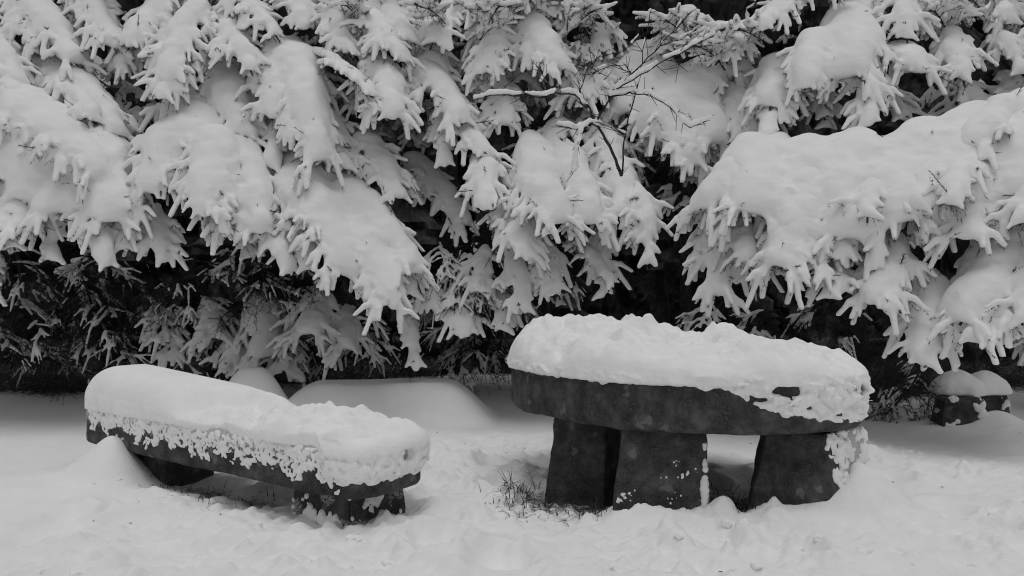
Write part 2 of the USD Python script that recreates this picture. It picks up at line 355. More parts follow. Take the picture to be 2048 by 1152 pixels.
# --- the table
table = thing('stone_table', 'big grey stone table with a thick slab top under deep trampled snow', 'table', (0, 0, 0))
TP = chaikin([(-.02, 5.30), (.06, 4.98), (.42, 4.42), (.80, 4.22), (1.50, 4.15), (1.86, 4.42), (1.93, 4.85), (1.78, 5.35), (1.2, 5.75), (.45, 5.80), (.08, 5.62)], 2)
TZ0, TZ1, h = .42, .685, .0098
S, lo, X, Y, Z, d2 = slab_fields(TP, TZ0, TZ1, .045, h, .12, .48, .02, 31)
frosted(obj('slab', surface_nets(S, lo, h), STONE, table), lambda p: np.clip((p[:, 0] - .95) / .5, 0, 1) * np.clip(1.1 - 1.1 * (TZ1 - p[:, 2]) / (TZ1 - TZ0), 0, 1) + .75 * np.clip(1 - (TZ1 - p[:, 2]) / .05, 0, 1) - 1.5 * gauss(p[:, 0], p[:, 2], 1.37, .655, .08, .06))
e = .03 - d2                                                       # distance inside the overhanging rim
P3 = np.stack([X, Y, 0 * X], -1)
big = meshkit.fbm(P3 * 2.3, 3, 41) - .5; mid = meshkit.fbm(P3 * 7.5, 3, 42) - .5; fine = meshkit.fbm(P3 * 22, 2, 43) - .5
blocky = np.clip((meshkit.noise(P3 * 8 + 5, 44) - .5) * 6, 0, 1)
heap = .09 * gauss(X, Y, .65, 5.35, .5, .4) + .02 * gauss(X, Y, 1.6, 5.1, .3, .3) - .03 * gauss(X, Y, 1.0, 4.6, .5, .25)
back = np.clip((Y - 4.9) / .6, 0, 1)
T = .165 + .055 * np.clip((1.0 - X) / .8, -1, 1) + heap + .12 * big + .095 * mid + .032 * fine + .045 * blocky * (.35 + .65 * back)
T = T + .038 * np.clip(2.4 - 1.8 * np.maximum(np.abs(X - .84 + .3 * (Y - 5.3)) / .09, np.abs(Y - 5.3) / .11), 0, 1) + .035 * np.clip(2.2 - 1.8 * np.maximum(np.abs(X - .70) / .06, np.abs(Y - 5.4) / .08), 0, 1) + .05 * gauss(X, Y, .62, 5.6, .09) + .05 * gauss(X, Y, 1.35, 5.4, .12)
for k in range(26):
    fx, fy = rng.uniform(.2, 1.7), rng.uniform(4.5, 5.5); T = T - rng.uniform(.015, .045) * np.clip(gauss(X, Y, fx, fy, .09, .11) * 3, 0, 1)
R = .27 + .08 * (meshkit.noise(P3 * 3, 46) - .5)
H = np.maximum(T, .05) * np.sqrt(np.clip(1 - (1 - np.clip(e / R, 0, 1)) ** 2, 0, 1))
lip = .018 * (meshkit.fbm(P3 * 20, 3, 47) - .5) * 2 - .004
cap = np.maximum((Z[None, None, :] - TZ1 - H[:, :, None]) * .75, (TZ1 - .02 + 0 * Z)[None, None, :] - Z[None, None, :])
cap = np.maximum(cap, (d2 - .03 - lip)[:, :, None])
band = (np.abs(S) < .075)
pi_ = np.argwhere(band); p = lo + pi_ * h
right = np.clip((p[:, 0] - .88) / .45, 0, 1)
depth_below = (TZ1 - p[:, 2]) / (TZ1 - TZ0)
reach = .08 + .48 * right + .2 * np.clip((p[:, 0] - 1.35) / .3, 0, 1)
n1 = meshkit.fbm(p * [21, 21, 25], 3, 51); n2 = meshkit.fbm(p * 45, 2, 52)
t = .036 * right * (1.1 - 1.0 * depth_below) + .085 * (n1 - .5) + (.03 + .02 * right) * (n2 - .5) - .09 * np.clip(depth_below - reach, 0, 1) * 3 + .03 * (1 - right) * (1 - 9 * depth_below)
t = t - 2.0 * (depth_below > 1.02)
dark = (1.4 * gauss(p[:, 0], p[:, 2], 1.37, .655, .055, .045) + gauss(p[:, 0], p[:, 2], 1.80, .62, .015, .03)) * np.clip((meshkit.fbm(p * 28, 2, 53) - .3) * 4, 0, 1.6)
cl = np.full(S.shape, .05, np.float32); cl[band] = S[band] - np.minimum(t, .06) + .12 * dark
F = np.minimum(cap, cl)
cap_m, clump_m = clean_split(F.astype(np.float32), lo, h, 3)
obj('snow_cap', cap_m, SNOW, table)
if clump_m is not None: tag(obj('clinging_snow', clump_m, SNOW, table), kind='stuff')
LEGB = leg_mesh([(.49, 4.30), (1.0, 4.27), (1.02, 4.62), (.55, 4.66)], [(.565, 4.36), (1.0, 4.33), (1.02, 4.6), (.6, 4.64)], -.15, .425, .022, 61)
LEGA = leg_mesh([(.17, 4.80), (.50, 4.66), (.66, 4.95), (.32, 5.1)], [(.235, 4.83), (.52, 4.68), (.68, 4.93), (.36, 5.08)], -.2, .425, .022, 62)
LEGC = leg_mesh([(1.15, 4.31), (1.56, 4.14), (1.92, 4.5), (1.6, 4.8), (1.35, 4.75)], [(1.33, 4.42), (1.58, 4.26), (1.88, 4.52), (1.62, 4.78), (1.4, 4.72)], -.15, .425, .022, 63)
LEGD = leg_mesh([(.75, 5.25), (1.15, 5.2), (1.2, 5.5), (.8, 5.55)], [(.8, 5.27), (1.1, 5.22), (1.15, 5.48), (.83, 5.5)], -.15, .425, .012, 64)
for m in (LEGB, LEGA, LEGC, LEGD):
    lg = obj('leg', m, STONE, table, smooth=35)
    if m is LEGC: frosted(lg, lambda p: np.clip((p[:, 0] - 1.56) / .12, 0, 1) * .85)
    elif m is LEGB: frosted(lg, lambda p: .55 * np.clip((p[:, 0] - .85) / .15, 0, 1) + .25 * np.clip((meshkit.fbm(p * 9, 2, 75) - .5) * 5, 0, 1) * (p[:, 2] < .25))
    if m is LEGB:
        pk = lambda p, n: (n[:, 1] < -.6) & (meshkit.fbm(p * [12, 12, 22], 2, 71) > .60) & (p[:, 2] < .28) & (p[:, 2] > -.02)
        c1 = surface_blobs(m, 170, pk, rng, (.002, .008), .0045, .003)
        pk = lambda p, n: (n[:, 1] < -.6) & (p[:, 2] < .36) & (p[:, 0] < .985) & (p[:, 0] > .962 + .02 * np.clip((p[:, 2] - .1) / .25, 0, 1) - .03 * (meshkit.fbm(p * 16, 2, 74) - .5))
        c2 = surface_blobs(m, 900, pk, rng, (.006, .011), .0055, .004)
        tag(obj('clinging_snow', join(c1, c2), SNOW, lg), 'strip of snow down the right edge', kind='stuff')
    if m is LEGC:
        pk = lambda p, n: (n[:, 0] > .3) & (n[:, 1] < .1) & (p[:, 2] < .42) & (meshkit.fbm(p * 9, 3, 72) + .5 * (p[:, 0] - 1.62) > .46)
        tag(obj('clinging_snow', surface_blobs(m, 900, pk, rng, (.005, .016), .006, .0025), SNOW, lg), 'crust of snow on the right face', kind='stuff')

# --- the near bench
bench = thing('stone_bench', 'long low stone bench slanting away, snow heaped on it at both ends', 'bench')
b = lambda u, v: BN + BU * u + BV * v
BP = chaikin([b(-.06, .06), b(.02, .0), b(1.2, .0), b(2.45, .0), b(2.53, .06), b(2.54, .45), b(2.45, .52), b(1.2, .53), b(.05, .53), b(.0, .52), b(-.05, .47), b(-.075, .3)], 2)
BZ0, BZ1, h = .15, .395, .0085
S, lo, X, Y, Z, d2 = slab_fields(BP, BZ0, BZ1, .035, h, .1, .36, .014, 33)
frosted(obj('slab', surface_nets(S, lo, h), STONE, bench), lambda p: np.clip(1.05 - 1.0 * (BZ1 - p[:, 2]) / (BZ1 - BZ0), 0, 1) * 1.0)
U = (X - BN[0]) * BU[0] + (Y - BN[1]) * BU[1]; V = (X - BN[0]) * BV[0] + (Y - BN[1]) * BV[1]
P3 = np.stack([X, Y, 0 * X], -1)
sstep = lambda a, b_, t: (lambda q: q * q * (3 - 2 * q))(np.clip((t - a) / (b_ - a), 0, 1))
farcap = (.25 - .075 * np.clip((2.35 - U) / 1.1, 0, 1)) * sstep(1.22 - .35 * (V / .5), 1.62 - .55 * (V / .5), U) 
nearcap = .125 * (1 - .3 * np.clip((.45 - U) / .5, 0, 1)) * (1 - sstep(.62 + .3 * (V / .5), .92 + .3 * (V / .5), U)) * (1 - .25 * gauss(U, V, .35, .12, .12, .2) - .2 * gauss(U, V, .6, .1, .1, .12))
T = np.maximum(np.maximum(farcap, nearcap), .055 + .03 * (V / .5))
nearw = 1 - sstep(.9, 1.35, U)
T = T + nearw * (.15 * (meshkit.fbm(P3 * 6, 3, 81) - .5) + .05 * (meshkit.fbm(P3 * 19, 2, 82) - .5))
T = T + gauss(U, V, 1.1, .12, .25, .15) * .05 * np.abs(meshkit.fbm(P3 * 16, 2, 83) - .3)
e = .02 - d2
Rr = .20 + .12 * nearw
H = np.maximum(T, .02) * np.sqrt(np.clip(1 - (1 - np.clip(e / Rr, 0, 1)) ** 2, 0, 1))
lip = .012 * (meshkit.fbm(P3 * 22, 3, 84) - .5) * 2
gap = .018 * (gauss(U, V, .98, 0, .16, .05) + gauss(U, V, .27, 0, .09, .05))
cap = np.maximum((Z[None, None, :] - BZ1 - H[:, :, None]) * .75, (BZ1 - .02) - Z[None, None, :])
cap = np.maximum(cap, (d2 - .015 - lip + gap * 1.6)[:, :, None])
band = np.abs(S) < .065
p = lo + np.argwhere(band) * h
u = (p[:, 0] - BN[0]) * BU[0] + (p[:, 1] - BN[1]) * BU[1]; v = (p[:, 0] - BN[0]) * BV[0] + (p[:, 1] - BN[1]) * BV[1]
db = (BZ1 - p[:, 2]) / (BZ1 - BZ0)
end = 1 - sstep(.05, .28, u)
n1 = meshkit.fbm(p * 40, 2, 91); n2 = meshkit.fbm(p * 9, 2, 92)
t = .06 * (n1 - .5) - .02 + .035 * np.clip(1 - db * 5, 0, 1) - .045 * np.clip(db - .45 - .25 * (u / 2.5), 0, 1) * 3.4 + end * (.06 - .025 * np.clip(db - .7, 0, 1) * 8) 
t = t - 2.0 * (db > 1.0) - .5 * (v > .6) - .5 * np.clip((u - 2.42) / .04, 0, 1)
t = t - .10 * (gauss(u, db, .98, 0, .16, .07) + gauss(u, db, .27, .0, .09, .08) + .6 * gauss(u, v, -.1, .33, .12, .03) * (db < .35) * (db > .1))
cl = np.full(S.shape, .05, np.float32); cl[band] = S[band] - np.minimum(t, .045)
cap_m, clump_m = clean_split(np.minimum(cap, cl).astype(np.float32), lo, h, 4)
obj('snow_cap', cap_m, SNOW, bench)
if clump_m is not None: tag(obj('clinging_snow', clump_m, SNOW, bench), kind='stuff')
l1 = leg_mesh([b(.03, .06), b(.52, .10), b(.52, .45), b(.0, .45)], [b(.06, .08), b(.5, .1), b(.5, .43), b(.04, .43)], -.12, .158, .012, 65)
l2 = leg_mesh([b(1.72, .12), b(2.32, .05), b(2.32, .45), b(1.72, .47)], [b(1.74, .12), b(2.3, .07), b(2.3, .43), b(1.74, .45)], -.2, .158, .012, 66)
sl = trimesh.Trimesh(*surface_nets(S, lo, .0085))
def frost(p, n):
    u = (p[:, 0] - BN[0]) * BU[0] + (p[:, 1] - BN[1]) * BU[1]; d_ = (BZ1 - p[:, 2]) / (BZ1 - BZ0)
    dens = 1.15 - 1.25 * d_ * (1.0 + .25 * np.clip(u / 2.4, 0, 1)) + 1.5 * (meshkit.fbm(p * 17, 2, 93) - .5)
    hole = gauss(u, d_, .98, .03, .17, .05) + gauss(u, d_, .27, .03, .09, .06)
    return (n[:, 1] < -.3) & (u > .05) & (u < 2.4) & (dens - hole * 2 > .38) & (d_ < .96)
tag(obj('clinging_snow', surface_blobs(sl, 1900, frost, rng, (.003, .012), .0055, .0022), SNOW, bench), 'frosty crumbs of snow along the front', kind='stuff')
lg = frosted(obj('leg', l1, STONE, bench, smooth=35), lambda p: .7 * np.clip((meshkit.fbm(p * 9, 2, 76) - .42) * 5, 0, 1))
pk = lambda p, n: (n[:, 2] < .4) & (p[:, 2] > -.04) & (p[:, 2] < .14) & ((meshkit.fbm(p * 11, 2, 73) > .54) | (p[:, 0] > -.5))
tag(obj('clinging_snow', surface_blobs(l1, 200, pk, rng, (.005, .012), .007, .006), SNOW, lg), kind='stuff')
obj('leg', l2, STONE, bench, smooth=35)

# --- mounds of buried benches: smooth relief over the snow
def mound(name, label, cat, x0, x1, y0, y1, bump, cut=.006, hh=.03):
    t_ = thing(name, label, cat)
    x, y = np.arange(x0, x1, hh), np.arange(y0, y1, hh)
    X, Y = np.meshgrid(x, y, indexing='ij'); B = bump(X, Y)
    v = np.stack([X, Y, ground_z(X, Y) + B - cut], -1).reshape(-1, 3)
    i_ = np.arange(len(x) * len(y)).reshape(len(x), len(y))
    q = np.stack([i_[:-1, :-1], i_[1:, :-1], i_[1:, 1:], i_[:-1, 1:]], -1).reshape(-1, 4)
    keep = (B.reshape(-1)[q] > cut * .3).any(1); q = q[keep]
    used, inv = np.unique(q, return_inverse=True)
    obj('snow_cap', (v[used], inv.reshape(-1, 4)), SNOW, t_)
    return t_
def ridge(X, Y):
    u, v = (X + 1.13) / .93, (Y - 7.45 - .05 * (X + 1.1)) / .42
    d = (np.abs(u) ** 8 + np.abs(v) ** 4) ** .2
    return (.33 + .05 * (meshkit.fbm(np.stack([X * 2.5, Y * 2.5, 0 * X], -1), 3, 87) - .5)) * (1 - sstep(.42, 1.22, d))
m_ = mound('buried_bench', 'long low bench buried under smooth snow behind the near bench', 'bench', -2.8, .6, 6.6, 8.3, ridge)
obj('slab', leg_mesh([(-1.9, 7.25), (-.3, 7.3), (-.3, 7.6), (-1.9, 7.55)], [(-1.7, 7.3), (-.6, 7.35), (-.6, 7.53), (-1.7, 7.48)], -.1, .15, .01, 67), STONE, m_, smooth=35)
def knob(X, Y):
    d = np.sqrt(((X + 2.22) / .40) ** 2 + ((Y - 7.25) / .4) ** 2) + .25 * (meshkit.fbm(np.stack([X * 3, Y * 3, 0 * X], -1), 3, 88) - .5)
    return .47 * (1 - sstep(.15, 1.15, d))
m_ = mound('buried_stone', 'rounded stone wholly covered by a dome of snow under the spruces', 'stone', -3.4, -1.2, 6.4, 8.2, knob)
obj('core', leg_mesh([(-2.4, 7.1), (-2.05, 7.1), (-2.05, 7.4), (-2.4, 7.4)], [(-2.35, 7.15), (-2.1, 7.15), (-2.1, 7.35), (-2.35, 7.35)], -.1, .25, .01, 68), STONE, m_, smooth=35)

# --- the small stones at the right
def capped_stone(label, bottom, top, z0, z1, capr, seed, cl):
    t_ = thing('small_stone', label, 'stone', group=None)
    m = leg_mesh(bottom, top, z0, z1, .02, seed); obj('block', m, STONE, t_, smooth=35)
    c = np.mean(top, 0); A, B, RA = [], [], []
    for q in list(top) + [c]:
        q = np.array(q); A.append([*(q * .5 + c * .5), z1 + .005]); B.append([*c, z1 + .02]); RA.append(capr * .44)
    obj('snow_cap', blob_mesh(np.array(A), np.array(B), np.array(RA), np.array(RA) * 1.25, .011, .012, 5.0, .012, seed), SNOW, t_)
    r_ = np.random.default_rng(seed)
    pk = lambda p, n: (n[:, 1] < .1) & (meshkit.fbm(p * 7, 2, seed) > cl)
    tag(obj('clinging_snow', surface_blobs(m, 160, pk, r_, (.006, .018), .008, .008), SNOW, t_), kind='stuff')
capped_stone('low dark stone block with a tall dome of snow at the right, nearer the table', [(3.60, 7.15), (3.98, 7.1), (4.0, 7.5), (3.66, 7.5)], [(3.66, 7.2), (3.97, 7.15), (3.98, 7.45), (3.7, 7.45)], -.1, .25, .29, 77, .53)
capped_stone('smaller dark stone block with a split snow dome at the right edge of the frame', [(4.0, 7.28), (4.3, 7.3), (4.32, 7.65), (4.02, 7.6)], [(4.02, 7.3), (4.27, 7.32), (4.28, 7.6), (4.03, 7.58)], -.1, .24, .27, 78, .55)

# ------------------------------------------------------------------ spruces
def skeleton(P0, P2, W, rng, fat=1.0, bulge=.22, droop=1.0, r0=.03, sparse=1.0):
    """Twigs of one spruce bough: (A, B, RA, RB, level) arrays; levels 0 spine, 1 side twigs, 2 fingers."""
    P0, P2 = np.asarray(P0, float), np.asarray(P2, float)
    L = np.linalg.norm(P2 - P0); out = []
    c = (P0 + P2) / 2 + UP * bulge * L + rng.normal(size=3) * .05 * L
    n = max(6, int(L / .1)); ts = np.linspace(0, 1, n + 1)
    sp = ((1 - ts) ** 2)[:, None] * P0 + (2 * ts * (1 - ts))[:, None] * c + (ts ** 2)[:, None] * P2
    pr = lambda t: r0 * (.9 + .95 * fat * min(1, (1 - t) * 1.5))
    for i in range(n): out.append((sp[i], sp[i + 1], pr(ts[i]), pr(ts[i + 1]), 0))
    nl = max(4, int(L / (.135 * sparse)))
    for side in (-1, 1):
        for j in range(nl):
            t = .08 + .9 * (j + rng.uniform(-.35, .35) + .5) / nl
            p = ((1 - t) ** 2) * P0 + 2 * t * (1 - t) * c + t * t * P2
            T = nrm(2 * (1 - t) * (c - P0) + 2 * t * (P2 - c))
            Sd = np.cross(T, UP); Sd = nrm(Sd) if np.linalg.norm(Sd) > .15 else nrm(np.array([1.0, 0, 0]) + rng.normal(size=3) * .1)
            ln = W / 2 * min(1, (t + .36) / .45) * (1 - .55 * max(0, (t - .45) / .55)) * rng.uniform(.75, 1.35)
            ln = max(ln, .12)
            d = nrm(T * rng.uniform(.65, 1.05) + side * Sd * rng.uniform(.55, 1.0) + UP * rng.uniform(-.15, .22))
            ns = max(3, int(ln / .065)); st = ln / ns; lr = rng.uniform(.8, 1.2)
            for q in range(ns):
                s0, s1 = q / ns, (q + 1) / ns
                p2 = p + d * st
                fr = lambda s: lr * r0 * (.70 + .26 * (1 - s) + .85 * fat * max(0, 1 - s * 1.6))
                out.append((p, p2, fr(s0), fr(s1), 1 if s1 < .6 else 2))
                if ln > .16 and s1 > .25:
                    for sg in (-1, 1):
                        if rng.random() < .22 / sparse:
                            b_ = nrm(np.cross(d, UP) if abs(d[2]) < .93 else np.array([1.0, 0, 0]) + rng.normal(size=3) * .2)
                            d2_ = nrm(d + sg * b_ * rng.uniform(.35, .8) + UP * rng.uniform(-.35, .1))
                            l2 = rng.uniform(.10, .24) * min(1.2, .55 + W) * (1.1 - .35 * s1)
                            a_ = p + d * st * rng.random()
                            m_ = a_ + d2_ * l2 * .5; d3 = nrm(d2_ - UP * .45 * droop); e_ = m_ + d3 * l2 * .5
                            rr = r0 * rng.uniform(.62, .95)
                            out.append((a_, m_, rr, rr * .95, 2)); out.append((m_, e_, rr * .95, rr * .66, 2))
                if q == ns - 1 and ln > .18:                            # the twig ends in a small hand
                    for sg in (-1, 1):
                        b_ = nrm(np.cross(d, nrm(np.array([0, 1.0, .4]) + rng.normal(size=3) * .25)))
                        d2_ = nrm(d + sg * b_ * rng.uniform(.35, .75)); a_ = p + d * st * rng.uniform(-.4, .3); l2 = rng.uniform(.10, .24)
                        rr = r0 * rng.uniform(.75, 1.0); m_ = a_ + d2_ * l2 * .5; d3 = nrm(d2_ - UP * rng.uniform(.2, .6) * droop)
                        out.append((a_, m_, rr, rr, 2)); out.append((m_, m_ + d3 * l2 * .5, rr, rr * .8, 2))
                    if rng.random() < .7:                               # a long hanging finger
                        d2_ = nrm(d - UP * rng.uniform(.3, 1.0) * droop); l2 = rng.uniform(.11, .26); rr = r0 * rng.uniform(.8, 1.05)
                        out.append((p2, p2 + d2_ * l2, rr, rr * .8, 2))
                p = p2
                d = nrm(d - UP * droop * st * rng.uniform(1.8, 3.6) + rng.normal(size=3) * .07)
    A, B, RA, RB, lv = map(np.array, zip(*out))
    return A, B, RA, RB, lv

LIFT = np.array([0, 0, .022])
def add_bough(tree, specs, seed, bulge=.22, r0=.028, snow=1.0, h=.0150, nd=170):
    """One bough, made of one or several fans of twigs (root, tip, width, fatness, droop) under a common load of snow."""
    rng = np.random.default_rng(seed)
    parts = [skeleton(P0, P2, W, rng, ft, bulge, dr, r0) for P0, P2, W, ft, dr in specs]
    A, B, RA, RB, lv = (np.concatenate(x) for x in zip(*parts))
    fat = max(q[3] for q in specs)
    m = lv < 2
    wood = tubes(A[m], B[m], np.where(lv[m] == 0, .011, .005), np.where(lv[m] == 0, .009, .004), 3)
    ex = rng.random(len(A)) < .45                                   # bare twigs hanging below the snow
    dn = rng.normal(size=(ex.sum(), 3)) * .5 + [0, 0, -.75]; dn /= np.linalg.norm(dn, axis=1)[:, None]
    A2 = A[ex]; B2 = A2 + dn * rng.uniform(.06, .17, ex.sum())[:, None]
    up_ = np.nonzero(rng.random(len(A)) < (.035 if snow >= 1 else .06))[0]     # bare tips poking out of the snow
    d3_ = (B - A)[up_]; d3_ = d3_ / (np.linalg.norm(d3_, axis=1)[:, None] + 1e-9) + rng.normal(size=d3_.shape) * .45 + [0, -.25, .45]
    A3 = A[up_]; B3 = A3 + d3_ * (RA[up_] + rng.uniform(.05, .13, len(up_)))[:, None]
    nv = join(wood, needles(np.vstack([A, A2, A3]), np.vstack([B, B2, B3]), nd, .030, .0042, rng), tubes(A3, B3, np.full(len(A3), .0035), np.full(len(A3), .002), 3))
    bp = obj('bough', nv, NEEDLE, tree, smooth=False)
    keep = np.zeros(len(A), bool) if snow <= .12 else np.ones(len(A), bool) if snow >= 1 else (meshkit.noise(A * 4.5 + seed, seed) < snow)
    if keep.any():
        msh = blob_mesh((A + LIFT)[keep], (B + LIFT)[keep], RA[keep], RB[keep], h, .0065, 1.8, .006, seed, (lv < 2)[keep] & (fat > .35) & (snow >= 1), .014 + .009 * min(fat, 2) + .006 * (len(specs) > 1))
        if msh: tag(obj('snow_load', msh, SNOW_T, bp), kind='stuff' if snow < 1 else None)

TREES = {}
def spruce(key, label, base, height, group=None):
    t_ = thing('snowy_spruce', label, 'tree', (0, 0, 0))
    x, y = base; z = float(ground_z(x, y)) - .1
    n = 8; zs = np.linspace(z, z + height, n + 1)
    A = np.array([[x, y, q] for q in zs[:-1]]); B = np.array([[x, y, q] for q in zs[1:]])
    rr = np.linspace(.11, .03, n + 1) * height / 6
    obj('trunk', tubes(A, B, rr[:-1], rr[1:], 9), BARK, t_)
    TREES[key] = (t_, np.array([x, y, z]), height)
    return t_
spruce('L', 'spruce at the left edge, smooth heavy snow on wide low boughs', (-5.7, 9.2), 5.5)
spruce('M', 'tall spruce above the stone bench with long drooping snow-laden boughs', (-2.6, 8.9), 6.5)
spruce('N', 'spruce left of the picture centre with small snowy domes and upright twigs', (-.7, 9.6), 6.5)
spruce('C', 'small spruce between bench and table with fine hanging snowy sprays', (.35, 8.5), 3.0)
spruce('K', 'rounded spruce behind the bare shrub, buried under smooth snow', (1.9, 9.3), 4.2)
spruce('U', 'tall spruce at the upper right with snow hands over dark gaps', (3.9, 9.6), 6.5)
spruce('R', 'spruce at the right edge whose huge low bough sweeps towards the table', (4.9, 7.9), 4.0)

